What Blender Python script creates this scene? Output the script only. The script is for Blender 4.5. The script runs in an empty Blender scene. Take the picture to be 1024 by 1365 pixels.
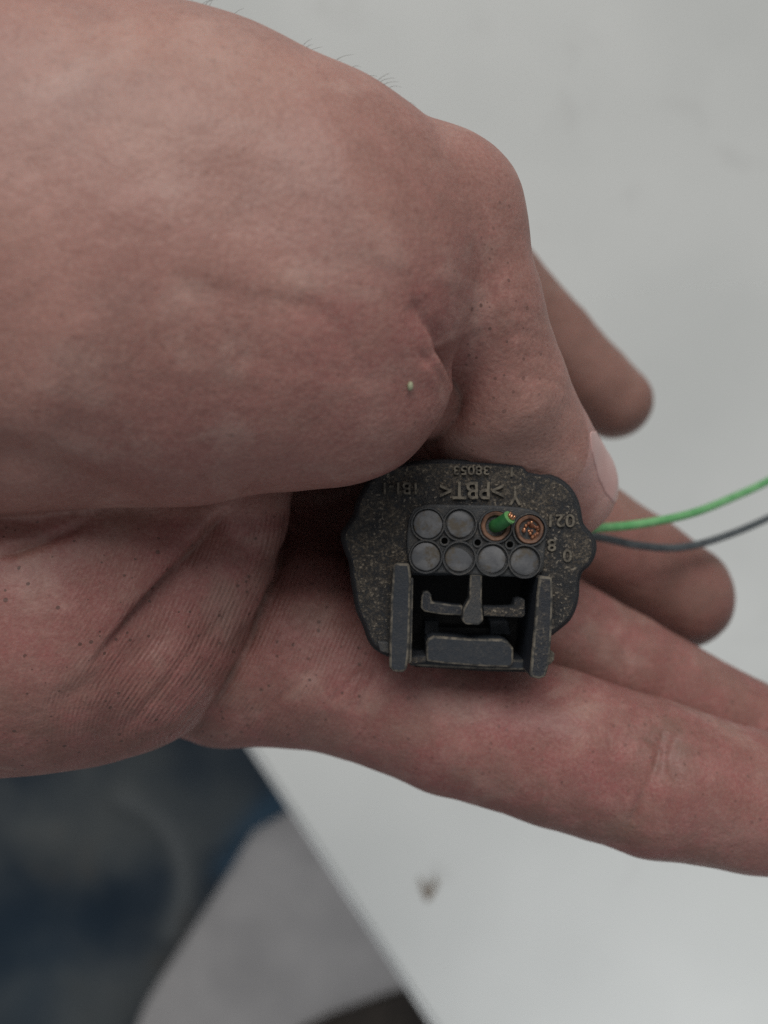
import bpy, bmesh, math, random
import numpy as np
from mathutils import Vector, Matrix

random.seed(7)
rng = np.random.default_rng(7)
sc = bpy.context.scene
COL = sc.collection

# ------------------------------------------------------------------ camera
F = 1111.0                    # focal length in photo pixels (photo is 1024 x 1365)
ZC = 1.10                     # camera height above the floor, metres
TD = 360.0                    # distance camera -> table top, mm
FD = 1100.0                   # distance camera -> floor, mm
cam_data = bpy.data.cameras.new('camera')
cam = bpy.data.objects.new('camera', cam_data)
COL.objects.link(cam)
cam.location = (0, 0, ZC)
cam.rotation_euler = (0, 0, 0)          # looks straight down, +Y is up in the picture
cam_data.sensor_fit = 'HORIZONTAL'
cam_data.sensor_width = 24.0
cam_data.lens = 24.0 * F / 1024.0
cam_data.clip_start = 0.005
cam_data.clip_end = 50
cam_data.dof.use_dof = True
cam_data.dof.focus_distance = 0.086
cam_data.dof.aperture_fstop = 13.5
sc.camera = cam

# ------------------------------------------------------------------ light
world = bpy.data.worlds.new('World'); sc.world = world; world.use_nodes = True
bg = world.node_tree.nodes['Background']
bg.inputs['Color'].default_value = (0.93, 0.97, 1.0, 1)
bg.inputs['Strength'].default_value = 0.225

def area(name, loc, target, size, size_y, power, col):
    l = bpy.data.lights.new(name, 'AREA'); l.shape = 'RECTANGLE'
    l.size = size; l.size_y = size_y; l.energy = power; l.color = col
    o = bpy.data.objects.new(name, l); COL.objects.link(o)
    o.location = loc
    d = Vector(target) - Vector(loc)
    o.rotation_euler = d.to_track_quat('-Z', 'Y').to_euler()
    return o
area('ceiling_lamp', (-0.05, 1.12, 2.12), (0, 0, 1.02), 1.1, 0.9, 19.5, (1.0, 0.97, 0.93))
table_fill = area('desk_lamp', (0.22, -0.42, 1.30), (0.20, -0.36, 0.74), 0.25, 0.25, 0.75, (0.96, 0.98, 1.0))  # added unseen fill, brightens the lower right of the table
table_fill.data.spread = math.radians(100)

sc.view_settings.view_transform = 'Standard'
sc.view_settings.look = 'None'
sc.view_settings.exposure = 0.0
sc.view_settings.gamma = 1.0
sc.cycles.use_denoising = False
sc.cycles.max_bounces = 6

# ------------------------------------------------------------------ helpers
def P(px, py, D):
    """photo pixel at distance D (mm) -> camera-space mm (x right, y up, z = -D)"""
    return np.array([(px - 512.0) / F * D, (682.5 - py) / F * D, -D])
def W(p):
    return Vector((p[0] * .001, p[1] * .001, ZC + p[2] * .001))
def ZX(x, y):
    """coordinates read off the enlarged connector crop -> photo pixel"""
    return 440 + x * 380 / 1024.0, 590 + y * 330 / 889.0

def tag(o, label=None, cat=None, group=None, kind=None):
    if label: o['label'] = label
    if cat: o['category'] = cat
    if group: o['group'] = group
    if kind: o['kind'] = kind
    return o
def empty(name, p):
    o = bpy.data.objects.new(name, None); COL.objects.link(o)
    o.location = W(p); o.empty_display_size = .005
    return o
def root_of(o):
    while o.parent: o = o.parent
    return o
def mk(name, verts, faces, mat, parent=None, origin=None, smooth=False):
    """one mesh object from camera-space mm; origin = camera-space point or the parent's root"""
    v = np.asarray(verts, float) * .001 + np.array([0, 0, ZC])
    if parent is not None:
        L = np.array(root_of(parent).location)
    else:
        L = np.array(W(origin))
    me = bpy.data.meshes.new(name)
    me.from_pydata((v - L).tolist(), [], [tuple(f) for f in faces])
    me.materials.append(mat)
    if smooth: me.polygons.foreach_set('use_smooth', [True] * len(me.polygons))
    me.update()
    o = bpy.data.objects.new(name, me); COL.objects.link(o)
    if parent is not None: o.parent = parent
    else: o.location = L
    return o
def bm_data(bm):
    bm.verts.ensure_lookup_table(); bm.verts.index_update()
    return [v.co[:] for v in bm.verts], [[v.index for v in f.verts] for f in bm.faces]
def bevel_mod(o, w, seg=3, angle=40):
    m = o.modifiers.new('bevel', 'BEVEL'); m.width = w * .001; m.segments = seg
    m.limit_method = 'ANGLE'; m.angle_limit = math.radians(angle)
    m.harden_normals = False
    return o
def prism(name, pts, D0, D1, mat, parent=None, origin=None, bevel=.25, seg=3, worn=False, Dref=None):
    """pixel outline -> solid from distance D0 (front) to D1 (back); worn: rubbed dusty edges"""
    Dr = Dref or D0
    fr = [P(x, y, Dr) for x, y in pts]
    for p in fr: p[2] = -D0
    bk = [p.copy() for p in fr]
    for p in bk: p[2] = -D1
    n = len(pts)
    area2 = sum(fr[i][0] * fr[(i + 1) % n][1] - fr[(i + 1) % n][0] * fr[i][1] for i in range(n))
    if area2 < 0: fr.reverse(); bk.reverse()
    faces = [list(range(n)), list(range(2 * n - 1, n - 1, -1))]
    for i in range(n):
        j = (i + 1) % n
        faces.append([i, i + n, j + n, j])
    o = mk(name, fr + bk, faces, mat, parent, origin)
    if bevel:
        m = bevel_mod(o, bevel, seg).modifiers[0]
        if worn: o.data.materials.append(M_worn); m.material = 1
    return o
def lathe(name, c, prof, mat, parent=None, seg=40, tilt=(0, 0), smooth=True, wob=0.0, seed=0):
    """profile of (radius, height towards camera) mm round an axis along the view, centre c"""
    r_ = np.random.default_rng(seed)
    ph = r_.uniform(0, 6.28, 3)
    vs, fs = [], []
    n = len(prof)
    R = Matrix.Rotation(tilt[0], 3, 'X') @ Matrix.Rotation(tilt[1], 3, 'Y')
    for i in range(seg):
        a = 2 * math.pi * i / seg
        w = 1 + wob * (math.sin(2 * a + ph[0]) + .6 * math.sin(5 * a + ph[1]) + .5 * math.sin(9 * a + ph[2]))
        for r, h in prof:
            p = R @ Vector((r * w * math.cos(a), r * w * math.sin(a), h))
            vs.append((c[0] + p.x, c[1] + p.y, c[2] + p.z))
    for i in range(seg):
        j = (i + 1) % seg
        for k in range(n - 1):
            fs.append([i * n + k, j * n + k, j * n + k + 1, i * n + k + 1])
    # caps when the end radius is not zero
    if prof[0][0] > 1e-6: fs.append([i * n for i in range(seg)][::-1])
    if prof[-1][0] > 1e-6: fs.append([i * n + n - 1 for i in range(seg)])
    o = mk(name, vs, fs, mat, parent, None, smooth)
    if smooth:
        m = o.modifiers.new('edge', 'EDGE_SPLIT'); m.split_angle = math.radians(50)
    return o
def tube_data(path, rad, seg=12, caps=True):
    path = [np.asarray(p, float) for p in path]
    vs, fs = [], []
    n = len(path)
    up = np.array([0.13, 0.21, 0.97])
    for i, p in enumerate(path):
        t = path[min(i + 1, n - 1)] - path[max(i - 1, 0)]
        t /= np.linalg.norm(t) + 1e-9
        a = np.cross(t, up)
        if np.linalg.norm(a) < .05: a = np.cross(t, np.array([1, .1, 0]))
        a /= np.linalg.norm(a); b = np.cross(t, a)
        r = rad[i] if hasattr(rad, '__len__') else rad
        for k in range(seg):
            q = 2 * math.pi * k / seg
            vs.append(p + r * (math.cos(q) * a + math.sin(q) * b))
    for i in range(n - 1):
        for k in range(seg):
            j = (k + 1) % seg
            fs.append([i * seg + k, i * seg + j, (i + 1) * seg + j, (i + 1) * seg + k])
    if caps:
        fs.append(list(range(seg))[::-1]); fs.append([(n - 1) * seg + k for k in range(seg)])
    return vs, fs
def spline(pts, m=10):
    """Catmull-Rom through the points"""
    pts = [np.asarray(p, float) for p in pts]
    q = [2 * pts[0] - pts[1]] + pts + [2 * pts[-1] - pts[-2]]
    out = []
    for i in range(1, len(q) - 2):
        for k in range(m):
            t = k / m
            out.append(.5 * (2 * q[i] + (q[i + 1] - q[i - 1]) * t + (2 * q[i - 1] - 5 * q[i] + 4 * q[i + 1] - q[i + 2]) * t * t
                             + (3 * q[i] - q[i - 1] - 3 * q[i + 1] + q[i + 2]) * t ** 3))
    out.append(pts[-1])
    return out

# ------------------------------------------------------------------ materials
class NT:
    def __init__(s, name):
        s.m = bpy.data.materials.new(name); s.m.use_nodes = True
        s.t = s.m.node_tree; s.b = s.t.nodes['Principled BSDF']
        tc = s.t.nodes.new('ShaderNodeTexCoord'); s.co = tc.outputs['Object']
    def node(s, kind, ins=None, **kw):
        n = s.t.nodes.new('ShaderNode' + kind)
        for k, v in kw.items(): setattr(n, k, v)
        for k, v in (ins or {}).items():
            if hasattr(v, 'is_linked') or isinstance(v, bpy.types.NodeSocket): s.t.links.new(v, n.inputs[k])
            else: n.inputs[k].default_value = v
        return n
    def noise(s, scale, detail=3, rough=.55, co=None, out='Fac', dist=0):
        return s.node('TexNoise', {'Vector': co or s.co, 'Scale': scale, 'Detail': detail, 'Roughness': rough, 'Distortion': dist}).outputs[out]
    def voro(s, scale, feature='F1', out='Distance', co=None, rnd=1.0):
        return s.node('TexVoronoi', {'Vector': co or s.co, 'Scale': scale, 'Randomness': rnd}, feature=feature).outputs[out]
    def ramp(s, fac, a, b, smooth=True):
        n = s.node('MapRange', {'Value': fac, 'From Min': a, 'From Max': b})
        n.interpolation_type = 'SMOOTHSTEP' if smooth else 'LINEAR'
        return n.outputs[0]
    def mix(s, fac, a, b, mode='MIX'):
        n = s.t.nodes.new('ShaderNodeMix'); n.data_type = 'RGBA'; n.blend_type = mode
        for i, v in ((0, fac), (6, a), (7, b)):
            if isinstance(v, bpy.types.NodeSocket): s.t.links.new(v, n.inputs[i])
            elif i == 0: n.inputs[i].default_value = v
            else: n.inputs[i].default_value = (*v, 1) if len(v) == 3 else v
        return n.outputs[2]
    def math(s, op, a, b=0.0, c=0.0):
        n = s.t.nodes.new('ShaderNodeMath'); n.operation = op
        for i, v in enumerate((a, b, c)):
            if isinstance(v, bpy.types.NodeSocket): s.t.links.new(v, n.inputs[i])
            else: n.inputs[i].default_value = v
        return n.outputs[0]
    def attr(s, name):
        return s.node('Attribute', attribute_name=name).outputs['Fac']
    def bump(s, h, dist, strength=1.0, normal=None):
        ins = {'Height': h, 'Distance': dist, 'Strength': strength}
        if normal is not None: ins['Normal'] = normal
        return s.node('Bump', ins).outputs[0]
    def set(s, **kw):
        names = {'color': 'Base Color', 'rough': 'Roughness', 'normal': 'Normal', 'metal': 'Metallic', 'spec': 'Specular IOR Level'}
        for k, v in kw.items():
            i = s.b.inputs[names.get(k, k)]
            if isinstance(v, bpy.types.NodeSocket): s.t.links.new(v, i)
            else: i.default_value = (*v, 1) if (hasattr(v, '__len__') and len(v) == 3 and i.type == 'RGBA') else v
        return s.m

def skin_material():
    s = NT('skin')
    big = s.noise(55, 3, .5); mid = s.noise(170, 4, .6); fine = s.noise(900, 3, .6)
    col = s.mix(s.ramp(big, .32, .68), (0.355, 0.188, 0.155), (0.455, 0.258, 0.212))
    red = s.attr('red')
    col = s.mix(s.math('MULTIPLY', red, s.ramp(mid, .0, .55)), col, (0.315, 0.098, 0.098))
    col = s.mix(s.math('MULTIPLY', s.ramp(s.noise(120, 4, .6, dist=.6), .50, .72), .55), col, (0.50, 0.325, 0.28))
    col = s.mix(s.math('MULTIPLY', s.ramp(s.noise(95, 3, .55), .50, .70), .55), col, (0.315, 0.175, 0.152))
    col = s.mix(s.math('MULTIPLY', s.ramp(fine, .45, .75), .16), col, (0.28, 0.14, 0.11))
    col = s.mix(s.math('MULTIPLY', s.ramp(s.noise(2300, 3, .7), .35, .70), .22), col, (0.60, 0.40, 0.34))
    col = s.mix(s.math('MULTIPLY', s.ramp(s.noise(1700, 3, .7), .50, .75), .30), col, (0.20, 0.10, 0.08))
    # grime worked into the skin
    grime = s.attr('grime')
    g = s.math('MULTIPLY', grime, s.ramp(s.noise(260, 5, .65), .30, .62))
    col = s.mix(s.math('MULTIPLY', g, .75), col, (0.135, 0.080, 0.058))
    col = s.mix(s.math('MULTIPLY', s.attr('tan'), .55), col, (0.190, 0.108, 0.085))  # browner palm skin, and shade painted onto the rear fingers
    col = s.mix(s.math('MULTIPLY', s.attr('pink'), .8), col, (0.56, 0.335, 0.31))
    # dirt-filled pores
    dots = s.node('TexVoronoi', {'Vector': s.co, 'Scale': 1050.0, 'Randomness': 1.0})
    rnd = s.node('SeparateColor', {'Color': dots.outputs['Color']}).outputs[0]
    size = s.math('MULTIPLY', s.ramp(rnd, .30, 1.0, False), .25)
    dot = s.math('LESS_THAN', dots.outputs['Distance'], size)
    pores = s.attr('pores')
    col = s.mix(s.math('MULTIPLY', s.math('MULTIPLY', dot, pores), .8), col, (0.10, 0.055, 0.045))
    dots2 = s.node('TexVoronoi', {'Vector': s.co, 'Scale': 230.0, 'Randomness': 1.0})
    rnd2 = s.node('SeparateColor', {'Color': dots2.outputs['Color']}).outputs[1]
    dot2 = s.math('LESS_THAN', dots2.outputs['Distance'], s.math('MULTIPLY', s.ramp(rnd2, .80, 1.0, False), .055))
    col = s.mix(s.math('MULTIPLY', s.math('MULTIPLY', dot2, pores), .9), col, (0.03, 0.018, 0.016))
    # friction ridges
    ph = s.attr('ridge_phase'); rw = s.attr('ridge')
    wob = s.math('MULTIPLY', s.noise(420, 3), 1.1)
    rid = s.math('SINE', s.math('ADD', ph, s.math('MULTIPLY', wob, 3.2)))
    rid = s.math('MULTIPLY', rid, s.ramp(s.noise(800, 3, .6), .36, .60))
    ridh = s.math('MULTIPLY', rid, rw)
    col = s.mix(s.math('MULTIPLY', s.ramp(ridh, -.05, -.9), .28), col, (0.17, 0.09, 0.075))
    n = s.bump(ridh, .00007, .6)
    n = s.bump(s.voro(1500, 'DISTANCE_TO_EDGE'), .00006, .5, n)
    n = s.bump(s.noise(700, 5, .65), .00016, .5, n)
    n = s.bump(s.noise(1500, 3, .6), .00010, .6, n)
    n = s.bump(s.math('MULTIPLY', s.math('MULTIPLY', dot, pores), -1.0), .00008, .5, n)
    n = s.bump(s.noise(240, 3, .5), .00040, .45, n)
    s.b.subsurface_method = 'RANDOM_WALK'
    return s.set(color=col, rough=s.ramp(s.noise(300, 3), .2, .8, False) if False else .50, spec=.38, normal=n,
                 **{'Subsurface Weight': .12, 'Subsurface Radius': (1.0, .35, .2), 'Subsurface Scale': .0016})
def nail_material():
    s = NT('nail')
    col = s.mix(s.ramp(s.noise(300, 3), .3, .7), (0.56, 0.335, 0.31), (0.60, 0.375, 0.35))
    return s.set(color=col, rough=.34, spec=.45, normal=s.bump(s.noise(500, 2), .0001, .3))
def plastic(name, dirt=1.0, base=(0.020, 0.023, 0.028)):
    """black moulded plastic, dust caught on its flat faces and edges"""
    s = NT(name)
    geo = s.node('NewGeometry')
    nz = s.node('SeparateXYZ', {'Vector': geo.outputs['True Normal']}).outputs[2]
    flat = s.ramp(nz, .86, .98)
    blot = s.ramp(s.noise(330, 4, .6), .32, .60)
    grain = s.ramp(s.noise(3600, 4, .75), .36, .62)
    fac = s.math('MULTIPLY', s.math('MULTIPLY', flat, s.math('MULTIPLY', grain, s.math('ADD', s.math('MULTIPLY', blot, .75), .25))), dirt)
    dust = s.mix(s.ramp(s.noise(1300, 3), .35, .65), (0.082, 0.067, 0.051), (0.150, 0.125, 0.096))
    col = s.mix(s.math('MINIMUM', fac, 1.0), base, dust)
    speck = s.ramp(s.noise(3600, 2, .5), .64, .72)
    col = s.mix(s.math('MULTIPLY', s.math('MULTIPLY', speck, flat), .8 * min(1, dirt)), col, (0.25, 0.215, 0.17))
    n = s.bump(grain, .00010, .8 * min(1, dirt + .15))
    n = s.bump(s.noise(1500, 4, .7), .00012, .6, n)
    return s.set(color=col, rough=s.math('ADD', s.math('MULTIPLY', fac, .35), .52), spec=.35, normal=n)
def simple(name, a, b, scale, rough=.6, bump=None, metal=0.0, spec=.4, thr=(.3, .7)):
    s = NT(name)
    col = s.mix(s.ramp(s.noise(scale, 4, .6), *thr), a, b)
    kw = dict(color=col, rough=rough, metal=metal, spec=spec)
    if bump: kw['normal'] = s.bump(s.noise(bump[0], 4, .6), bump[1], .6)
    return s.set(**kw)

M_skin = skin_material()
M_nail = nail_material()
M_flange = plastic('dusty_plastic', 1.0)
M_block = plastic('scuffed_plastic', .34, (0.042, 0.045, 0.049))
M_rail = plastic('rail_plastic', .12, (0.026, 0.031, 0.039))
M_railx = plastic('rail_plastic_worn', .42, (0.020, 0.024, 0.032))
M_rim = plastic('rim_plastic', .10, (0.013, 0.015, 0.018))
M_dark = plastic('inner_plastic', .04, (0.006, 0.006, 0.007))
M_letter = simple('dusty_letter', (0.058, 0.051, 0.042), (0.165, 0.144, 0.112), 1900, .75, (2500, .0001), thr=(.35, .62))
M_worn = simple('worn_edge', (0.035, 0.035, 0.034), (0.15, 0.132, 0.105), 900, .7, (2500, .0001), thr=(.38, .62))
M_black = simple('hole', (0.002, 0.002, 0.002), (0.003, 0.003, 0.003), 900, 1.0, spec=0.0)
def plug_material():
    s = NT('plug_rubber')
    col = s.mix(s.ramp(s.noise(500, 4, .6), .35, .65), (0.090, 0.093, 0.100), (0.150, 0.151, 0.156))
    col = s.mix(s.math('MULTIPLY', s.ramp(s.noise(420, 4, .7), .46, .62), .8), col, (0.085, 0.068, 0.046))
    return s.set(color=col, rough=.7, spec=.3, normal=s.bump(s.noise(1500, 4, .65), .00012, .7))
M_plug = plug_material()
M_seal = simple('rusty_seal', (0.075, 0.040, 0.028), (0.20, 0.105, 0.065), 900, .6, (2000, .0001))
M_copper = simple('copper', (0.38, 0.17, 0.09), (0.68, 0.36, 0.21), 1500, .36, None, .85)
M_copper_dull = simple('tarnished_copper', (0.13, 0.055, 0.035), (0.36, 0.16, 0.09), 1200, .5, (2500, .00005), .5)
M_green = simple('green_insulation', (0.105, 0.340, 0.125), (0.190, 0.450, 0.195), 400, .42, (900, .00005))
M_green_dark = simple('green_insulation_dark', (0.018, 0.105, 0.030), (0.040, 0.165, 0.050), 700, .45, (900, .00005))
M_green_pale = simple('green_insulation_dusty', (0.10, 0.30, 0.09), (0.20, 0.42, 0.17), 500, .5)
M_grey = simple('grey_insulation', (0.055, 0.066, 0.074), (0.095, 0.108, 0.116), 400, .45, (900, .00005))
M_hair = simple('hair', (0.06, 0.035, 0.022), (0.10, 0.06, 0.04), 300, .5)
M_grit = simple('pale_grit', (0.28, 0.31, 0.19), (0.38, 0.39, 0.27), 2000, .8)
M_scrap = simple('brown_scrap', (0.14, 0.105, 0.075), (0.24, 0.19, 0.14), 300, .8)
def table_material():
    s = NT('white_laminate')
    col = s.mix(s.ramp(s.noise(7, 4, .55), .3, .7), (0.485, 0.498, 0.486), (0.545, 0.556, 0.543))
    col = s.mix(s.math('MULTIPLY', s.ramp(s.noise(26, 4, .6, dist=.4), .58, .78), .35), col, (0.38, 0.38, 0.37))
    col = s.mix(s.math('MULTIPLY', s.ramp(s.noise(160, 3, .6), .62, .8), .15), col, (0.42, 0.42, 0.405))
    return s.set(color=col, rough=.5, spec=.35, normal=s.bump(s.noise(900, 3), .00005, .4))
M_table = table_material()
M_edge = simple('grey_edge_band', (0.40, 0.41, 0.41), (0.52, 0.53, 0.53), 30, .5)
M_metal = simple('painted_steel', (0.18, 0.18, 0.19), (0.24, 0.24, 0.25), 30, .45)
M_floor = simple('grey_concrete', (0.40, 0.385, 0.385), (0.51, 0.49, 0.485), 7, .8, (60, .002))
def cloth_material():
    s = NT('navy_cloth')
    col = s.mix(s.ramp(s.noise(5, 3, .5), .35, .65), (0.020, 0.034, 0.052), (0.075, 0.086, 0.093))
    col = s.mix(s.math('MULTIPLY', s.ramp(s.noise(6.5, 3, .5), .48, .68), .45), col, (0.125, 0.132, 0.130))
    col = s.mix(s.attr('fade'), col, (0.125, 0.135, 0.140))
    col = s.mix(s.attr('blue'), col, (0.040, 0.080, 0.125))
    col = s.mix(s.math('MULTIPLY', s.ramp(s.noise(10, 3, .6), .60, .78), .45), col, (0.085, 0.072, 0.062))
    return s.set(color=col, rough=.85, spec=.2, normal=s.bump(s.noise(150, 4), .003, .6))
M_cloth = cloth_material()
M_mat = simple('dark_rubber', (0.02, 0.017, 0.015), (0.05, 0.04, 0.033), 20, .8, (80, .002))

# ------------------------------------------------------------------ setting
def box_verts(x0, x1, y0, y1, z0, z1):
    v = [(x, y, z) for z in (z0, z1) for y in (y0, y1) for x in (x0, x1)]
    f = [[0, 2, 3, 1], [4, 5, 7, 6], [0, 1, 5, 4], [2, 6, 7, 3], [0, 4, 6, 2], [1, 3, 7, 5]]
    return v, f
# the floor: one sheet
fv = [(-4000, -4000, -FD), (4000, -4000, -FD), (4000, 4000, -FD), (-4000, 4000, -FD)]
floor = mk('floor', fv, [[0, 1, 2, 3]], M_floor, None, (0, 0, -FD)); tag(floor, kind='structure')

# the table: its edge runs along the line through two photo points
e0, e1 = P(328, 985, TD)[:2], P(578, 1365, TD)[:2]
ed = (e1 - e0) / np.linalg.norm(e1 - e0)          # along the edge (towards the bottom right)
en = np.array([-ed[1], ed[0]])                    # into the table (up right)
if en[0] < 0: en = -en
def tab(u, w, z):                                 # u along the edge, w into the table
    q = e0 + ed * u + en * w
    return (q[0], q[1], z)
table = empty('table', (*tab(-150, 350, 0)[:2], -FD))
tag(table, 'white table top with a grey edge band, behind the hand', 'table')
def tab_box(name, u0, u1, w0, w1, z0, z1, mat, bev):
    v, f = box_verts(u0, u1, w0, w1, z0, z1)
    vv = [tab(*p) for p in v]
    o = mk(name, vv, [q[::-1] for q in f], mat, table)
    bm = bmesh.new(); bm.from_mesh(o.data); bmesh.ops.recalc_face_normals(bm, faces=bm.faces); bm.to_mesh(o.data); bm.free()
    if bev: bevel_mod(o, bev, 4)
    return o
tab_box('table_top', -800, 500, 0, 700, -TD - 24, -TD, M_table, 2.5)
tab_box('edge_band', -799, 499, -2.2, -0.2, -TD - 23.5, -TD - 1.6, M_edge, .8)
for u, w in ((-740, 60), (440, 60), (-740, 640), (440, 640)):
    tab_box('leg', u - 20, u + 20, w - 20, w + 20, -FD, -TD - 24.5, M_metal, 2)

# small brown V-shaped scrap lying on the table
sp = P(571, 1186, TD)
def scrap():
    vs, fs = [], []
    for path in ([(-.4, -3.4, .7), (-1.6, .5, 1.2), (-3.2, 4.6, 1.8)], [(-.4, -3.4, .7), (1.6, 0.2, 1.4), (3.6, 5.2, 2.4)]):
        v, f = tube_data(spline([(sp[0] + a, sp[1] + b, -TD + c) for a, b, c in path], 6), [1.25 - .045 * i for i in range(13)], 8)
        k = len(vs); vs += v; fs += [[i + k for i in q] for q in f]
    return vs, fs
v, f = scrap()
tag(mk('dry_scrap', v, f, M_scrap, None, (sp[0], sp[1], -TD), True), 'tiny brown V-shaped scrap lying on the white table', 'scrap')

# crumpled dark cloth on the floor beside the table
def cloth():
    out = [(-330, 1062), (-120, 1056), (0, 1046), (90, 1030), (200, 985), (330, 945), (400, 960), (404, 1084), (352, 1106), (318, 1150), (296, 1188), (256, 1250), (216, 1312), (178, 1372), (120, 1470), (-60, 1560), (-330, 1500)]
    out = np.array([(p[0], p[1]) for p in spline([np.array(q, float) for q in out + [out[0]]], 8)])
    DC = FD - 70
    N = 120
    c = np.array([90., 1230.])
    vs, fs, fade_highlight, blue = [], [], [], []
    m = len(out) - 1
    for i in range(m):
        for k in range(N // 2 + 1):
            t = k / (N // 2)
            q = c + (out[i] - c) * t
            x, y = q
            arc = np.array(spline([np.array(a, float) for a in [(150, 1078), (205, 1105), (238, 1155), (240, 1210), (222, 1265)]], 6))
            d = np.min(np.hypot(arc[:, 0] - x, arc[:, 1] - y))
            ridge = math.exp(-(d / 17) ** 2)
            h = 34 * (1 - t ** 6) + 16 * ridge + 7 * math.sin(x * .03 + y * .012) + 4 * math.sin(y * .04 - x * .02 + 1.3)
            h += 10 * math.exp(-((x - 70) ** 2 + (y - 1120) ** 2) / 900)
            if t > .97: h *= .4
            p = P(x, y, DC); p[2] = -FD + 6 + max(h, 3)
            if k == N // 2: p[2] = -FD + 1
            vs.append(p)
            fade_highlight.append(min(1, .85 * ridge + .10 * math.exp(-((x - 70) ** 2 + (y - 1130) ** 2) / 700) + .08 * max(0, math.sin(x * .02 + y * .013))))  # highlight on the raised ridge put into the colour, slight fading elsewhere
            e2 = np.array(spline([np.array(a, float) for a in [(400, 1078), (352, 1098), (316, 1140), (292, 1180)]], 6))
            d2 = np.min(np.hypot(e2[:, 0] - x, e2[:, 1] - y))
            blue.append(.9 * math.exp(-(d2 / 22) ** 2) + .25 * math.exp(-((x - 30) ** 2 + (y - 1330) ** 2) / 6000))
    s = N // 2 + 1
    for i in range(m):
        j = (i + 1) % m
        for k in range(N // 2):
            fs.append([i * s + k, i * s + k + 1, j * s + k + 1, j * s + k])
    o = mk('cloth', vs, fs, M_cloth, None, (*P(90, 1230, FD)[:2], -FD), True)
    for nm, dat in (('fade', fade_highlight), ('blue', blue)):
        a = o.data.attributes.new(nm, 'FLOAT', 'POINT'); a.data.foreach_set('value', dat)
    bm = bmesh.new(); bm.from_mesh(o.data); bmesh.ops.remove_doubles(bm, verts=bm.verts, dist=1e-5)
    bmesh.ops.recalc_face_normals(bm, faces=bm.faces); bm.to_mesh(o.data); bm.free()
    return o
tag(cloth(), 'crumpled dark navy cloth with a blue rim on the grey floor', 'cloth')
prism('rubber_mat', [(395, 1372), (440, 1350), (520, 1322), (640, 1290), (760, 1500), (420, 1520)], FD - 12, FD, M_mat, None, P(480, 1400, FD), bevel=4, Dref=FD)
tag(bpy.data.objects['rubber_mat'], 'dark brown rubber mat corner on the grey floor beneath the table edge', 'mat')

# ------------------------------------------------------------------ hand: signed-distance volumes, then one mesh
VOX = .6
lo = np.array([-118., -48., -172.]); hi = np.array([74., 74., -50.])
nx, ny, nz = (np.ceil((hi - lo) / VOX).astype(int) + 1)
gx = (lo[0] + VOX * np.arange(nx)).astype(np.float32)
gy = (lo[1] + VOX * np.arange(ny)).astype(np.float32)
gz = (lo[2] + VOX * np.arange(nz)).astype(np.float32)
BIG = 60.0
def field(): return np.full((nx, ny, nz), BIG, np.float32)
def smin(a, b, k):
    h = np.maximum(k - np.abs(a - b), 0) / k
    return np.minimum(a, b) - h * h * k * .25
def chain(f, nodes, s=1.0, k=2.0):
    """tapered round limb through the nodes (pixel, distance, radius in pixels); s squeezes it along the viewing depth"""
    pts = [P(x, y, D) for x, y, D, r in nodes]; rad = [r * D / F for x, y, D, r in nodes]
    if len(pts) == 1: pts = pts + [pts[0] + 1e-3]; rad = rad * 2
    rm = max(rad) + k + 2
    mn = np.min(pts, 0) - rm; mx = np.max(pts, 0) + rm
    i0 = np.clip(np.floor((mn - lo) / VOX).astype(int), 0, [nx, ny, nz]); i1 = np.clip(np.ceil((mx - lo) / VOX).astype(int) + 1, 0, [nx, ny, nz])
    X = gx[i0[0]:i1[0], None, None]; Y = gy[None, i0[1]:i1[1], None]; Z = gz[None, None, i0[2]:i1[2]] / s
    e = None
    for a, ra, b, rb in zip(pts[:-1], rad[:-1], pts[1:], rad[1:]):
        A = a.copy(); B = b.copy(); A[2] /= s; B[2] /= s
        d = (B - A).astype(np.float32); A = A.astype(np.float32); L = float(d @ d) + 1e-9
        t = np.clip(((X - A[0]) * d[0] + (Y - A[1]) * d[1] + (Z - A[2]) * d[2]) / np.float32(L), 0, 1)
        q = np.sqrt((X - A[0] - t * d[0]) ** 2 + (Y - A[1] - t * d[1]) ** 2 + (Z - A[2] - t * d[2]) ** 2) - (np.float32(ra) + t * np.float32(rb - ra))
        e = q if e is None else smin(e, q, .8)
    sub = f[i0[0]:i1[0], i0[1]:i1[1], i0[2]:i1[2]]
    sub[...] = smin(sub, e.astype(np.float32), k)

# thenar (ball of the thumb) with the thumb knuckle
A = field()
chain(A, [(-820, 450, 96, 300), (-450, 390, 90, 350), (-200, 345, 86, 372), (0, 332, 84, 352), (230, 354, 84, 323), (350, 370, 84, 288)], .73, 3)
chain(A, [(390, 450, 83, 180), (468, 520, 82.5, 116)], .8, 4)
chain(A, [(430, 336, 86, 218), (577, 303, 88, 121)], .85, 5)
# thumb: knuckle to tip, going away from the camera
B = field()
chain(B, [(570, 440, 92, 90), (640, 560, 96.5, 84)], .9, 2)
chain(B, [(575, 302, 88, 122), (624, 410, 88.5, 98), (662, 520, 92.5, 93), (704, 600, 99, 88), (746, 646, 105, 76)], .95, 2)
# hypothenar (heel of the hand) in two overlapping folds
H = field()
chain(H, [(-820, 800, 102, 250), (-400, 835, 99, 230), (-100, 835, 97, 208), (52, 826, 96, 200)], .85, 3)
chain(H, [(52, 818, 96, 182), (140, 752, 96, 150), (180, 705, 97, 124)], .80, 3)
H2 = field()
chain(H2, [(-60, 845, 99, 186), (100, 842, 98.5, 176), (154, 834, 98.5, 163)], .82, 3)
chain(H2, [(154, 834, 98.5, 163), (244, 752, 98.5, 121), (290, 680, 98.5, 94), (322, 600, 100, 80)], .80, 3)
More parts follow.
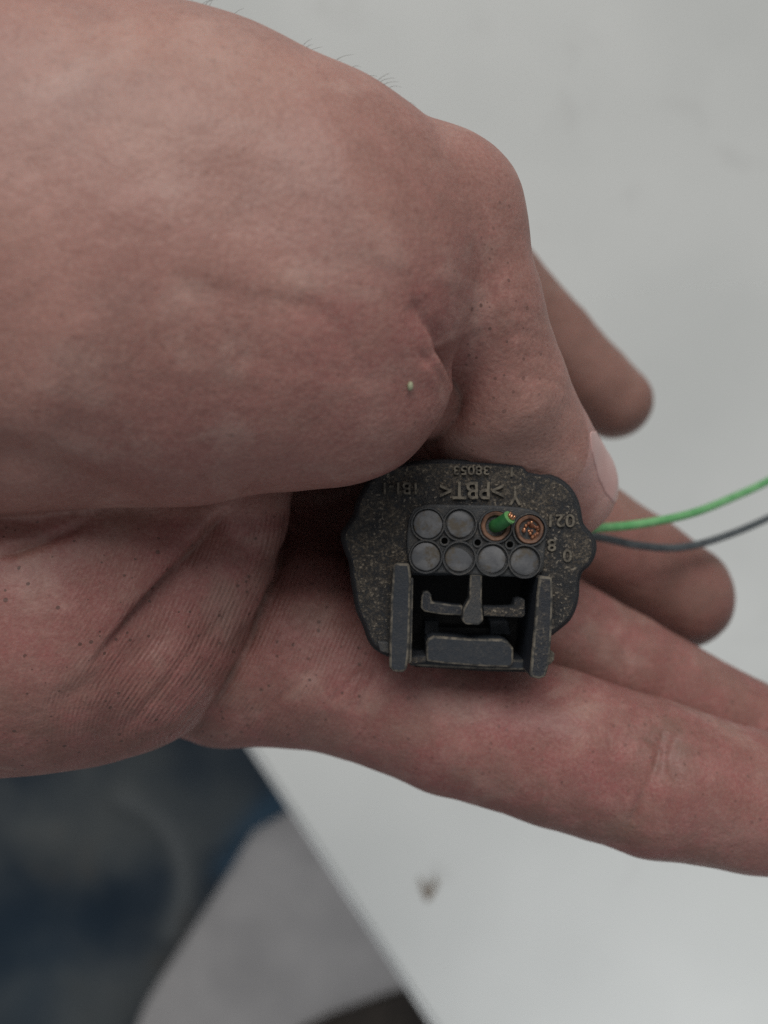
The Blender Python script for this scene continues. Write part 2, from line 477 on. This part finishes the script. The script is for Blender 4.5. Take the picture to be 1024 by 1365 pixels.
# palm and little finger
Q = field()
chain(Q, [(150, 800, 116, 150), (310, 862, 109.5, 130), (410, 868, 108.5, 122), (480, 896, 107.5, 112), (600, 952, 106, 104), (740, 994, 104, 103), (870, 1036, 103, 102), (1000, 1066, 103, 92), (1130, 1092, 104, 83), (1230, 1118, 105, 70)], .95, 3)
chain(Q, [(290, 812, 109, 122), (410, 862, 108.5, 112)], .9, 4)
chain(Q, [(320, 760, 118, 110), (420, 800, 120, 100)], .9, 4)
# palm body behind
chain(Q, [(-820, 640, 112, 200), (-300, 620, 114, 200), (100, 600, 120, 185), (330, 560, 128, 150)], .7, 6)
chain(Q, [(100, 600, 120, 185), (360, 720, 129, 135)], .8, 6)
chain(Q, [(330, 560, 128, 140), (470, 480, 133, 105)], .9, 6)
chain(Q, [(300, 600, 134, 150), (500, 640, 135, 120), (590, 750, 133, 100)], .6, 4)
# web between thumb and palm
chain(Q, [(250, 480, 112, 190), (430, 520, 113, 116), (560, 470, 118, 100)], .95, 4)
chain(Q, [(430, 520, 116, 112), (560, 560, 122, 92)], .95, 4)
# ring, middle and index finger
R1 = field(); chain(R1, [(380, 700, 132, 104), (560, 775, 127, 90), (700, 826, 121, 84), (820, 893, 121, 80), (985, 984, 122, 80), (1120, 1052, 123, 72), (1190, 1085, 124, 60)], 1, 2)
R2 = field(); chain(R2, [(400, 600, 134, 104), (600, 620, 133, 86), (775, 712, 134, 76), (850, 757, 135, 72), (907, 794, 136, 69)], 1, 2)
R3 = field(); chain(R3, [(440, 450, 134, 106), (560, 330, 138, 76), (660, 380, 144, 64), (735, 455, 149, 57), (790, 510, 151, 52), (820, 536, 152, 49)], 1, 2)
f = smin(Q, R1, 1.2); f = smin(f, R2, 1.2); f = smin(f, R3, 1.2)
f = smin(f, smin(H2, H, .6), .6)
AB = smin(A, B, 1.6)
f = smin(f, AB, .8)
del A, B, H, H2, Q, R1, R2, R3, AB

def surface_nets(f):
    s = f < 0
    nxc, nyc, nzc = f.shape[0] - 1, f.shape[1] - 1, f.shape[2] - 1
    cnt = np.zeros((nxc, nyc, nzc), np.int8)
    for i in (0, 1):
        for j in (0, 1):
            for k in (0, 1):
                cnt += s[i:i + nxc, j:j + nyc, k:k + nzc]
    act = np.argwhere((cnt > 0) & (cnt < 8))
    idx = np.full((nxc, nyc, nzc), -1, np.int32)
    idx[act[:, 0], act[:, 1], act[:, 2]] = np.arange(len(act))
    acc = np.zeros((len(act), 3)); num = np.zeros(len(act))
    corners = [(i, j, k) for i in (0, 1) for j in (0, 1) for k in (0, 1)]
    for c0 in corners:
        for ax in range(3):
            if c0[ax]: continue
            c1 = list(c0); c1[ax] = 1
            v0 = f[act[:, 0] + c0[0], act[:, 1] + c0[1], act[:, 2] + c0[2]]
            v1 = f[act[:, 0] + c1[0], act[:, 1] + c1[1], act[:, 2] + c1[2]]
            m = (v0 < 0) != (v1 < 0)
            t = np.where(m, v0 / np.where(m, v0 - v1, 1), 0)
            q = np.tile(np.array(c0, float), (len(act), 1)); q[:, ax] = t
            acc[m] += q[m]; num[m] += 1
    verts = lo + VOX * (act + acc / num[:, None])
    quads = []
    for ax in range(3):
        o1, o2 = [a for a in range(3) if a != ax]
        sl0 = [slice(None)] * 3; sl1 = [slice(None)] * 3
        sl0[ax] = slice(0, -1); sl1[ax] = slice(1, None)
        ch = s[tuple(sl0)] != s[tuple(sl1)]
        e = np.argwhere(ch)
        ok = (e[:, o1] > 0) & (e[:, o2] > 0) & (e[:, o1] < f.shape[o1] - 1) & (e[:, o2] < f.shape[o2] - 1)
        e = e[ok]
        def cell(d1, d2):
            q = e.copy(); q[:, o1] -= d1; q[:, o2] -= d2
            return idx[q[:, 0], q[:, 1], q[:, 2]]
        q = np.stack([cell(1, 1), cell(0, 1), cell(0, 0), cell(1, 0)], 1)
        inside = s[e[:, 0], e[:, 1], e[:, 2]]
        flip = inside if ax != 1 else ~inside
        q = np.where(flip[:, None], q, q[:, ::-1])
        quads.append(q)
    return verts, np.concatenate(quads)
hv, hq = surface_nets(f)
def smooth(v, q, it, w=.5):
    e = np.concatenate([q[:, [0, 1]], q[:, [1, 2]], q[:, [2, 3]], q[:, [3, 0]]])
    deg = np.bincount(e[:, 0], minlength=len(v)) + np.bincount(e[:, 1], minlength=len(v))
    for _ in range(it):
        a = np.stack([np.bincount(e[:, 0], v[e[:, 1], c], len(v)) + np.bincount(e[:, 1], v[e[:, 0], c], len(v)) for c in range(3)], 1)
        v = v * (1 - w) + w * a / np.maximum(deg, 1)[:, None]
    return v
def subdivide(v, q):
    e = np.sort(np.concatenate([q[:, [0, 1]], q[:, [1, 2]], q[:, [2, 3]], q[:, [3, 0]]]), 1)
    key = e[:, 0].astype(np.int64) * len(v) + e[:, 1]
    u, inv = np.unique(key, return_inverse=True)
    ev = .5 * (v[u // len(v)] + v[u % len(v)])
    fvv = v[q].mean(1)
    n0, n1, m = len(v), len(u), len(q)
    inv = inv.reshape(4, m) + n0
    fc = n0 + n1 + np.arange(m)
    out = [np.stack([q[:, i], inv[i], fc, inv[(i + 3) % 4]], 1) for i in range(4)]
    return np.concatenate([v, ev, fvv]), np.concatenate(out)
def normals(v, q):
    n = np.cross(v[q[:, 2]] - v[q[:, 0]], v[q[:, 3]] - v[q[:, 1]])
    o = np.stack([sum(np.bincount(q[:, k], n[:, c], len(v)) for k in range(4)) for c in range(3)], 1)
    return o / (np.linalg.norm(o, axis=1)[:, None] + 1e-12)
hv = smooth(hv, hq, 2, .5)
hv, hq = subdivide(hv, hq)
hv = smooth(hv, hq, 2, .5)
hn = normals(hv, hq)
front = np.clip((hn[:, 2] - .02) * 4, 0, 1)
D_ = -hv[:, 2]
PX = 512 + hv[:, 0] / D_ * F; PY = 682.5 - hv[:, 1] / D_ * F
# what is in front of the back of the hand: only the palm side gets creases
front *= (D_ < 112)
def dist_poly(poly, signed=False):
    poly = np.array(spline([np.array(p, float) for p in poly], 8))
    best = np.full(len(PX), 1e9); sg = np.zeros(len(PX)); al = np.zeros(len(PX)); L = 0
    for a, b in zip(poly[:-1], poly[1:]):
        d = b - a; l2 = d @ d
        t = np.clip(((PX - a[0]) * d[0] + (PY - a[1]) * d[1]) / l2, 0, 1)
        e = np.hypot(PX - a[0] - t * d[0], PY - a[1] - t * d[1])
        m = e < best
        best[m] = e[m]; al[m] = L + t[m] * math.sqrt(l2)
        sg[m] = np.sign(d[0] * (PY - a[1]) - d[1] * (PX - a[0]))[m]
        L += math.sqrt(l2)
    return best, sg, al / L
disp = np.zeros(len(hv)); creased = np.zeros(len(hv))
def groove(poly, width, depth, dirt=.0):
    d, s, al = dist_poly(poly)
    prof = np.exp(-(d / width) ** 2) * np.clip(np.minimum(al, 1 - al) * 6 + .12, 0, 1)
    disp[:] -= depth * prof * front
    creased[:] = np.maximum(creased, dirt * np.exp(-(d / (width * .6)) ** 2) * front)
def fold_step(poly, width, depth, dirt=.3):
    """flesh folded over: sharp lip on one side of the line, slow rise on the other"""
    d, s, al = dist_poly(poly)
    end = np.clip((1 - al) * 2.2, 0, 1) * np.clip(al * 10 + .4, 0, 1)
    disp[:] -= depth * end * np.where(s < 0, np.exp(-d / width), np.exp(-(d / 5.0) ** 2)) * front
    disp[:] += .22 * depth * end * np.where(s > 0, np.exp(-((d - 22) / 20) ** 2), 0) * front
    creased[:] = np.maximum(creased, dirt * end * np.exp(-(d / 4) ** 2) * front)
def bulge(x, y, rx, ry, h, ang=0.0):
    c, s = math.cos(ang), math.sin(ang)
    u = (PX - x) * c + (PY - y) * s; w = -(PX - x) * s + (PY - y) * c
    disp[:] += h * np.exp(-(u / rx) ** 2 - (w / ry) ** 2) * front
# valleys and creases of the palm side
groove([(-30, 600), (60, 622), (130, 655), (210, 682)], 26, .9)
fold_step([(300, 684), (270, 716), (232, 762), (192, 806), (158, 846), (120, 890)], 34, 1.7, .5)
fold_step([(386, 690), (376, 745), (360, 792), (336, 850), (310, 902), (280, 950), (248, 992)], 9, 1.1, .9)
fold_step([(362, 800), (312, 852), (258, 902), (200, 965)], 14, .10, .25)
groove([(120, 694), (60, 720), (0, 742)], 7, .5, .3)
groove([(330, 792), (262, 862), (190, 948), (150, 990)], 7, .18, .2)
groove([(240, 830), (160, 890), (60, 950)], 16, .25)
groove([(440, 936), (470, 905), (486, 890)], 4, .25, .2)
groove([(476, 952), (492, 915), (500, 890)], 4.5, .35, .25)
groove([(462, 950), (480, 915), (490, 885)], 3, .25, .2)
groove([(360, 940), (400, 905), (415, 890)], 3, .2, .2)
groove([(860, 985), (880, 1005), (868, 1040), (850, 1075), (835, 1110)], 5, .35, .3)
groove([(905, 975), (893, 1010), (902, 1050), (888, 1090)], 7, .3, .1)
groove([(885, 972), (880, 1000), (868, 1030)], 3.5, .3, .4)
fold_step([(588, 466), (602, 490), (608, 516), (604, 546), (588, 580), (556, 608), (530, 620)], 24, 1.9, .8)
fold_step([(560, 470), (585, 505), (580, 540)], 8, .25, .2)
groove([(550, 400), (596, 470)], 12, .35)
for i in range(7):
    x = 470 + 22 * i
    groove([(x, 330 + 8 * i), (x + 40, 385 + 8 * i), (x + 65, 440 + 6 * i)], 7, .10)
for i in range(6):
    groove([(230 + 30 * i, 360 + 6 * i), (290 + 30 * i, 430), (340 + 30 * i, 500 + 4 * i)], 13, .20)
for i in range(5):
    groove([(640 + 12 * i, 400 + 26 * i), (690 + 10 * i, 385 + 30 * i), (715 + 12 * i, 405 + 30 * i)], 6, .05)
bulge(100, 480, 70, 110, .8, .3); bulge(300, 250, 120, 60, -.5, .5); bulge(600, 1000, 90, 40, .4, .35); bulge(770, 985, 70, 40, .4, .35)
bulge(420, 930, 45, 35, .7); bulge(940, 1060, 50, 50, .35)
# broad uneven flesh
def wavy(v, s, seed):
    r_ = np.random.default_rng(seed); o = np.zeros(len(v))
    for _ in range(8):
        k = r_.normal(size=3); k *= s / np.linalg.norm(k) * r_.uniform(.6, 1.5)
        o += np.sin(v @ k + r_.uniform(0, 6.28))
    return o / 8
disp += .30 * wavy(hv, .32, 1) + .10 * wavy(hv, .9, 2) + .035 * wavy(hv, 2.2, 3)
hv = hv + hn * disp[:, None]
hv = smooth(hv, hq, 1, .35)

# surface attributes: redness, grime, pores and the direction of the friction ridges
def blob(x, y, rx, ry, ang=0.0):
    c, s = math.cos(ang), math.sin(ang)
    u = (PX - x) * c + (PY - y) * s; w = -(PX - x) * s + (PY - y) * c
    return np.exp(-(u / rx) ** 2 - (w / ry) ** 2)
palm = ((PY > 640 + 0 * PX) & (PX < 1400))
dT, sT, _ = dist_poly([(-60, 702), (110, 692), (290, 692), (400, 682), (470, 660), (560, 606), (640, 640), (760, 690), (830, 700), (1150, 600)])
below = np.clip(.5 + sT * dT / 16, 0, 1)                     # 0 above the thumb-ball line, 1 below it
red = .28 + .60 * below
red += .35 * blob(600, 440, 90, 120) + .25 * blob(300, 600, 170, 90) + .7 * blob(650, 960, 150, 80, .35) + .45 * blob(790, 1020, 120, 70) + .3 * blob(460, 450, 90, 120)
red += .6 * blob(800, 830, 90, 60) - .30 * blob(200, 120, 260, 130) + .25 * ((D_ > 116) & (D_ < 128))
grime = .10 + .20 * below + .55 * blob(885, 985, 70, 45) + .45 * blob(780, 1090, 160, 40, .35) + .35 * blob(150, 980, 260, 60) + .35 * blob(680, 470, 60, 130) + .25 * blob(560, 230, 150, 60, .7) + .8 * creased
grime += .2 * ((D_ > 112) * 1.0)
tan_and_shade = np.clip((D_ - 116) / 12, 0, 1) + 0.40 * below  # deeper fingers darkened in colour to stand for shade; palm skin browner
pink = blob(802, 624, 34, 64, -.35) * (D_ > 94) * (D_ < 114)
grime += .2 * blob(1000, 1120, 120, 90)
pores = .22 + .75 * below * np.clip((620 - PX) / 160, .38, 1) + .6 * blob(660, 430, 70, 160) + .3 * blob(560, 560, 60, 60)
fold = [(392, 676), (378, 740), (360, 790), (312, 900), (250, 990)]
dF, sF, _ = dist_poly(fold)
wr = np.exp(-(dF / 150) ** 2) * below * (D_ < 112) * (PX < 560)
phase = dF * (2 * math.pi / 5.9)

def make_mesh(name, v, q, mat, origin):
    L = np.array(W(origin))
    vv = (v * .001 + np.array([0, 0, ZC]) - L).astype(np.float32)
    me = bpy.data.meshes.new(name)
    me.vertices.add(len(vv)); me.vertices.foreach_set('co', vv.ravel())
    me.loops.add(q.size); me.loops.foreach_set('vertex_index', q.ravel().astype(np.int32))
    me.polygons.add(len(q)); me.polygons.foreach_set('loop_start', (np.arange(len(q)) * 4).astype(np.int32))
    me.polygons.foreach_set('loop_total', np.full(len(q), 4, np.int32))
    me.update(calc_edges=True); me.validate()
    me.polygons.foreach_set('use_smooth', np.ones(len(me.polygons), bool))
    me.materials.append(mat)
    o = bpy.data.objects.new(name, me); COL.objects.link(o); o.location = L
    return o
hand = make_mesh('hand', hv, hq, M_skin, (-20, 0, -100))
bm_n = np.zeros(len(hand.data.polygons) * 3); hand.data.polygons.foreach_get('normal', bm_n)
cen = np.zeros(len(hand.data.polygons) * 3); hand.data.polygons.foreach_get('center', cen)
n3 = bm_n.reshape(-1, 3); c3 = cen.reshape(-1, 3)
if (n3 * (c3 - c3.mean(0))).sum() < 0: hand.data.flip_normals(); print('FLIPPED')
for nm, dat in (('red', red), ('grime', grime), ('pores', pores), ('tan', tan_and_shade), ('pink', pink), ('ridge', wr), ('ridge_phase', phase)):
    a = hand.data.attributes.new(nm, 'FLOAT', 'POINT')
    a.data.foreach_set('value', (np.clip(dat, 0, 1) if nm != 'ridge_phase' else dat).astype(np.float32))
tag(hand, 'grimy left hand, palm up, gripping the black plug between thumb and palm', 'hand')
print('hand quads', len(hq))

# thumb nail: curved plate on the outer side of the thumb tip
def nail():
    poly = np.array([(786, 574), (810, 570), (860, 600), (860, 690), (818, 672), (808, 660), (799, 640), (790, 606)], float)
    inside = np.zeros(len(PX), bool); n = len(poly)
    for i in range(n):
        (x0, y0), (x1, y1) = poly[i], poly[(i + 1) % n]
        cr = ((y0 > PY) != (y1 > PY)) & (PX < (x1 - x0) * (PY - y0) / (y1 - y0 + 1e-9) + x0)
        inside ^= cr
    inside &= (D_ > 90) & (D_ < 114)
    fq = hq[inside[hq].all(1)]
    used, inv = np.unique(fq, return_inverse=True); fq = inv.reshape(fq.shape)
    nn = normals(hv, hq)[used]
    k = len(used); base = hv[used].copy()
    e = np.concatenate([fq[:, [0, 1]], fq[:, [1, 2]], fq[:, [2, 3]], fq[:, [3, 0]]])
    und = np.sort(e, 1); key = und[:, 0] * k + und[:, 1]
    u, first, cnt = np.unique(key, return_index=True, return_counts=True)
    rim = e[first[cnt == 1]]
    for _ in range(12):
        acc = np.zeros_like(base); num = np.zeros(k)
        for a, b in ((0, 1), (1, 0)):
            np.add.at(acc, rim[:, a], base[rim[:, b]]); np.add.at(num, rim[:, a], 1)
        m = num == 2
        base[m] = .5 * base[m] + .5 * acc[m] / num[m][:, None]
    top = base + nn * .05; bot = base - nn * .3
    fs = fq.tolist() + (fq[:, ::-1] + k).tolist() + [[b, a, a + k, b + k] for a, b in rim.tolist()]
    return mk('thumb_nail', np.concatenate([top, bot]), fs, M_nail, hand, None, True)
nail()

# fine hairs along the wrist side of the thumb ball
def hairs():
    hn2 = normals(hv, hq)
    d, s, al = dist_poly([(250, 2), (300, 22), (370, 52), (450, 96), (520, 132)])
    cand = np.where((d < 16) & (np.abs(hn2[:, 2]) < .5) & (hn2[:, 1] > .3) & (D_ < 100))[0]
    vs, fs = [], []
    if len(cand) == 0: return
    for i in rng.choice(cand, min(34, len(cand)), replace=False):
        p = hv[i]; n = hn2[i]
        t = np.array([.9, -.15, 0]) + .3 * rng.normal(size=3)
        L = rng.uniform(.8, 2.1)
        path = [p - n * .15, p + n * L * .12 + t * L * .3, p + n * L * .22 + t * L * .65, p + n * L * .25 + t * L]
        v, f_ = tube_data(spline(path, 3), [.024 - .0018 * q for q in range(10)], 4, False)
        k = len(vs); vs += v; fs += [[a + k for a in q] for q in f_]
    tag(mk('hair', vs, fs, M_hair, hand), kind='stuff')
hairs()

def surface_at(px, py):
    """nearest point of the hand's visible surface at a photo pixel"""
    m = np.where((np.hypot(PX - px, PY - py) < 4) & (hn[:, 2] > 0))[0]
    i = m[np.argmin(D_[m])]
    return hv[i], hn[i]
# grain of grit on the thumb ball
p, n = surface_at(547, 517)
bm = bmesh.new(); bmesh.ops.create_icosphere(bm, subdivisions=2, radius=.34)
for v_ in bm.verts: v_.co = Vector((v_.co.x * .8, v_.co.y * 1.35, v_.co.z * .8)) * random.uniform(.85, 1.15)
v, f_ = bm_data(bm); bm.free()
grit = mk('grit', [np.array(a) + p + n * .22 for a in v], f_, M_grit, None, p, True)
tag(grit, 'pale green grain of grit stuck on the ball of the thumb', 'grit')

# ------------------------------------------------------------------ connector
CD = 90.0
con = empty('connector', P(625, 760, 104))
tag(con, 'dusty black eight-way electrical connector held in the hand', 'connector')
def zx(pts): return [ZX(*p) for p in pts]
outer = [(175, 108), (230, 86), (320, 70), (440, 66), (560, 72), (672, 80), (700, 90), (716, 106), (790, 120), (842, 147), (876, 187), (895, 236), (903, 284), (915, 306), (940, 335), (952, 370), (946, 410), (925, 446), (902, 466), (892, 500), (890, 545), (880, 592), (858, 636), (822, 668), (798, 688)]
notch = [(752, 705), (752, 478), (284, 478), (284, 770)]
left = [(212, 764), (166, 738), (141, 702), (124, 652), (101, 602), (90, 540), (80, 480), (75, 430), (60, 392), (48, 352), (50, 320), (70, 290), (90, 258), (101, 218), (120, 178), (145, 138)]
def sm(pts, m=4): return [tuple(p) for p in spline([np.array(q, float) for q in pts], m)]
flange = prism('flange', zx(sm(outer, 3) + notch + sm(left, 3)), CD, CD + 3.2, M_flange, con, bevel=.7, seg=4)
def grown(pts, k):
    c = np.array([500., 430.]); return [tuple(c + (np.array(p) - c) * k) for p in pts]
prism('rear_flange', zx(grown(sm(outer, 3), 1.022) + [(752, 712), (752, 470), (284, 470), (284, 778)] + grown(sm(left, 3), 1.022)), CD + 1.5, CD + 5.5, M_rim, con, bevel=.6, seg=3)
# body behind the flange: four walls and a back
def body():
    def shrink(pts, s): 
        c = np.array([500., 420.]); return [tuple(c + (np.array(p) - c) * s) for p in pts]
    pts = shrink(sm(outer, 2) + [(790, 800), (700, 812), (300, 806), (212, 790)] + sm(left, 2), .93)
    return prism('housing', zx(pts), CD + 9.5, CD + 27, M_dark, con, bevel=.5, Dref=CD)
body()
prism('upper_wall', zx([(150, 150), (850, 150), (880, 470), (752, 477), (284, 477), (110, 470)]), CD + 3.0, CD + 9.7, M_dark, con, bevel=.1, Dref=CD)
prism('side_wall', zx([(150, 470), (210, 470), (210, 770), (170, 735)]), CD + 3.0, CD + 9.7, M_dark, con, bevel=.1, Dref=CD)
prism('side_wall', zx([(802, 470), (880, 470), (850, 630), (802, 680)]), CD + 3.0, CD + 9.7, M_dark, con, bevel=.1, Dref=CD)
# raised block with eight wire cavities
cav = [(350, 293), (465, 293), (592, 300), (712, 312), (343, 408), (462, 413), (580, 418), (695, 425)]
block = prism('cavity_block', zx(sm([(300, 236), (360, 222), (470, 224), (600, 226), (720, 240), (768, 275), (778, 330), (772, 400), (764, 462), (720, 484), (640, 482), (520, 476), (400, 470), (300, 468), (280, 420), (276, 340), (284, 270)], 3)), CD - .55, CD + .4, M_block, con, bevel=.25)
UZ = 380 / 1024.0 * CD / F          # mm per crop pixel at the connector's face
for i, (x, y) in enumerate(cav):
    c = P(*ZX(x, y), CD)
    top = .95 + .04 * (i % 2) + .02 * (i // 4)
    lathe('collar', c, [(54 * UZ, .3), (54 * UZ, top - .08), (55.5 * UZ, top), (60 * UZ, top), (62.5 * UZ, top - .14), (63 * UZ, .2)], M_block, block, 40, wob=.006, seed=i)
    if i in (2, 3): continue
    r = (52 if i not in (1, 6) else 50) * UZ
    h = (.86, .74, 0, 0, .84, .60, .70, .64)[i]
    tl = [(.05, .04), (-.05, .10), 0, 0, (.06, -.03), (-.08, .05), (.04, -.10), (.02, .03)][i]
    o = lathe('plug', c, [(r, -.2), (r, h - .22), (r * .97, h - .06), (r * .90, h), (r * .5, h + .05), (0, h + .06)], M_plug, con, 40, tilt=tl, wob=.010, seed=20 + i)
# small round holes between the two rows
for x, y in ((410, 352), (528, 358), (643, 365)):
    c = P(*ZX(x, y), CD)
    lathe('pin_hole', c, [(0, .58), (11 * UZ, .585), (12 * UZ, .70), (18 * UZ, .74), (20 * UZ, .5)], M_block, block, 20)
    lathe('hole_floor', c, [(13 * UZ, .57), (12.5 * UZ, .62), (0, .63)], M_black, block, 20)  # black disc painted as the shade inside; the block is solid here
# two cavities with brown seals
for i in (2, 3):
    c = P(*ZX(*cav[i]), CD)
    k = 1.0 if i == 2 else .97
    lathe('seal', c, [(53 * UZ * k, .1), (53 * UZ * k, .85), (49 * UZ * k, .98), (40 * UZ, .92), (35 * UZ, .55), (30 * UZ, .2), (0, .18)], M_seal, con, 40, wob=.015, seed=40 + i)

# retainer rails, tee-shaped latch and the locking bar
prism('guide_rail', zx([(226, 440), (240, 432), (286, 434), (292, 480), (290, 560), (288, 660), (284, 760), (276, 816), (262, 826), (228, 824), (212, 808), (214, 700), (218, 560)]), CD - 1.5, CD + 8, M_rail, con, bevel=.28, seg=2, worn=True)
prism('guide_rail', zx([(752, 478), (800, 482), (802, 560), (798, 680), (790, 790), (776, 842), (752, 850), (716, 842), (722, 790), (734, 660), (742, 560)]), CD - 2.2, CD + 8.5, M_railx, con, bevel=.28, seg=2, worn=True)
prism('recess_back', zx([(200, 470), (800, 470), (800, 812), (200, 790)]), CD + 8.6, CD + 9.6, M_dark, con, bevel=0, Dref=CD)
stem = prism('latch_stem', zx([(503, 470), (548, 472), (546, 560), (548, 600), (552, 640), (536, 656), (488, 654), (474, 640), (478, 600), (500, 560)]), CD - .4, CD + 1.6, M_block, con, bevel=.2, seg=2, worn=True)
prism('latch_bar', zx([(334, 536), (352, 532), (364, 546), (366, 572), (440, 582), (477, 585), (477, 622), (400, 618), (340, 608), (326, 596), (328, 556)]), CD + .6, CD + 2.4, M_railx, con, bevel=.18, seg=2, worn=True)
prism('latch_bar', zx([(550, 588), (600, 590), (658, 588), (664, 562), (682, 556), (702, 564), (702, 622), (690, 630), (640, 628), (550, 624)]), CD + .2, CD + 2.0, M_flange, con, bevel=.2)
prism('lock_bar', zx([(352, 704), (372, 694), (500, 704), (620, 706), (640, 714), (660, 740), (660, 790), (650, 808), (560, 806), (420, 796), (345, 786), (345, 720)]), CD + .8, CD + 7.5, M_rail, con, bevel=.25, seg=2, worn=True)
prism('lock_rib', zx([(352, 660), (620, 668), (620, 692), (352, 684)]), CD + 5.0, CD + 8.7, M_dark, con, bevel=.1)
prism('frame_bar', zx([(284, 772), (360, 768), (560, 776), (730, 782), (728, 818), (560, 816), (284, 802)]), CD + 2.2, CD + 8.5, M_rail, con, bevel=.25, seg=2, worn=True)
prism('rail_step', zx([(286, 486), (300, 486), (297, 640), (293, 790), (280, 796), (284, 640)]), CD - .7, CD + 6.5, M_block, con, bevel=.15, seg=2, worn=True)
prism('inner_rib', zx([(575, 640), (640, 640), (652, 690), (575, 690)]), CD + 4.2, CD + 8.7, M_rail, con, bevel=.15)
prism('inner_rib', zx([(340, 640), (392, 640), (392, 690), (340, 690)]), CD + 4.8, CD + 8.7, M_rail, con, bevel=.15)
prism('lower_lip', zx([(284, 768), (346, 764), (346, 790), (284, 798)]), CD + .4, CD + 4, M_flange, con, bevel=.2)
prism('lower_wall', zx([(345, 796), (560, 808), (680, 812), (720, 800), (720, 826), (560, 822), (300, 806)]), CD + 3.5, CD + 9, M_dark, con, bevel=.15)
prism('side_lug', zx([(795, 748), (808, 756), (806, 782), (790, 800), (778, 800), (784, 760)]), CD + 1.6, CD + 4.5, M_letter, con, bevel=.2)
prism('side_lug', zx([(168, 712), (214, 716), (214, 760), (180, 752)]), CD - .25, CD + 2, M_block, con, bevel=.2)

# moulded lettering, standing upside down on the face
def letters(txt, zc, w, h, rise=.22, D=CD):
    cu = bpy.data.curves.new('lettering', 'FONT'); cu.body = txt; cu.size = 1.0; cu.extrude = .01; cu.offset = .012
    cu.align_x = 'CENTER'; cu.align_y = 'CENTER'
    t = bpy.data.objects.new('lettering_source', cu); COL.objects.link(t)
    bpy.context.view_layer.update()
    dg = bpy.context.evaluated_depsgraph_get()
    me = t.evaluated_get(dg).to_mesh()
    vs = np.array([v_.co[:] for v_ in me.vertices]); fs = [list(p_.vertices) for p_ in me.polygons]
    t.evaluated_get(dg).to_mesh_clear()
    bpy.data.objects.remove(t); bpy.data.curves.remove(cu)
    mn, mx = vs.min(0), vs.max(0); vs = vs - (mn + mx) / 2
    vs[:, 0] *= w * UZ / (mx[0] - mn[0]); vs[:, 1] *= h * UZ / (mx[1] - mn[1])
    vs[:, 2] = np.where(vs[:, 2] > 0, rise, -.15)
    vs[:, :2] *= -1                                     # turned by 180 degrees
    c = P(*ZX(*zc), D)
    return mk('lettering', vs + c, fs, M_letter, con)
letters('>PBT<', (508, 172), 228, 62, .36)
letters('38053', (507, 100), 128, 32, .36)
letters('1B1-1', (252, 165), 118, 42, .36)
letters('021', (832, 280), 92, 46, .22)
letters('8', (796, 368), 32, 44, .24)
letters('0', (852, 406), 32, 46, .18)
letters('1', (652, 106), 8, 34, .2)
letters('Y', (664, 192), 46, 66, .16)

# cut wire ends in the cavities
gs = empty('cut_wire', P(*ZX(592, 300), CD))
tag(gs, 'short cut green wire end with copper core poking out of the connector', 'wire')
a = P(*ZX(588, 300), CD) + np.array([0, 0, .15]); b = P(*ZX(606, 294), CD - 1.2); c_ = P(*ZX(645, 269), CD - 2.1)
pth = spline([a, b, c_], 8)
v, f_ = tube_data(pth, [24 * UZ] * len(pth), 18)
mk('insulation', v, f_, M_green_dark, gs, None, True)
d = pth[-1] - pth[-3]; d /= np.linalg.norm(d)
v, f_ = tube_data([pth[-1] - d * .05, pth[-1] + d * .12], [25 * UZ, 23.5 * UZ], 18)
mk('cut_face', v, f_, M_green_pale, gs)
u_ = np.cross(d, (0, 0, 1)); u_ /= np.linalg.norm(u_); w_ = np.cross(d, u_)
for k in range(9):
    ang = k * 2 * math.pi / 8; rr = 0 if k == 8 else 10 * UZ * random.uniform(.85, 1.15)
    o0 = pth[-1] + u_ * rr * math.cos(ang) + w_ * rr * math.sin(ang)
    v, f_ = tube_data([o0 - d * .1, o0 + d * random.uniform(.2, .6) + u_ * random.uniform(-.12, .12) + w_ * random.uniform(-.12, .12)], 4.9 * UZ, 8)
    mk('strand', v, f_, M_copper, gs, None, True)
cs = empty('copper_strands', P(*ZX(712, 312), CD))
tag(cs, 'frayed copper strands of a wire cut flush in the cavity beside the green end', 'wire')
c = P(*ZX(714, 314), CD)
for k in range(26):
    ang = random.uniform(0, 6.28); rr = 30 * UZ * math.sqrt(random.random())
    o0 = c + np.array([rr * math.cos(ang), rr * math.sin(ang), .1])
    top = o0 + np.array([random.uniform(-.22, .22), random.uniform(-.05, .28), random.uniform(.45, .95)])
    v, f_ = tube_data([o0, (o0 + top) / 2 + np.array([.03, .0, 0]), top], [7 * UZ, 6.8 * UZ, 5.5 * UZ], 8)
    mk('strand', v, f_, M_copper if k % 3 == 0 else M_copper_dull, cs, None, True)

# the wires leaving the connector at the back
def wire(name, pts, r, mat, label):
    path = spline([P(*q) for q in pts], 14)
    v, f_ = tube_data(path, r, 16)
    tag(mk(name, v, f_, mat, None, path[0], True), label, 'wire')
wire('green_wire', [(650, 730, 113), (730, 712, 112), (786, 705, 112), (850, 699, 114), (920, 685, 119), (975, 664, 126), (1030, 638, 134), (1110, 590, 150), (1250, 470, 185)], .61, M_green, 'green insulated wire curving away from the back of the connector')
wire('grey_wire', [(650, 738, 115), (740, 716, 115), (795, 716, 115), (850, 727, 117), (905, 730, 121), (960, 717, 127), (1030, 688, 136), (1120, 640, 152), (1260, 540, 185)], .58, M_grey, 'thin grey insulated wire running below the green wire')
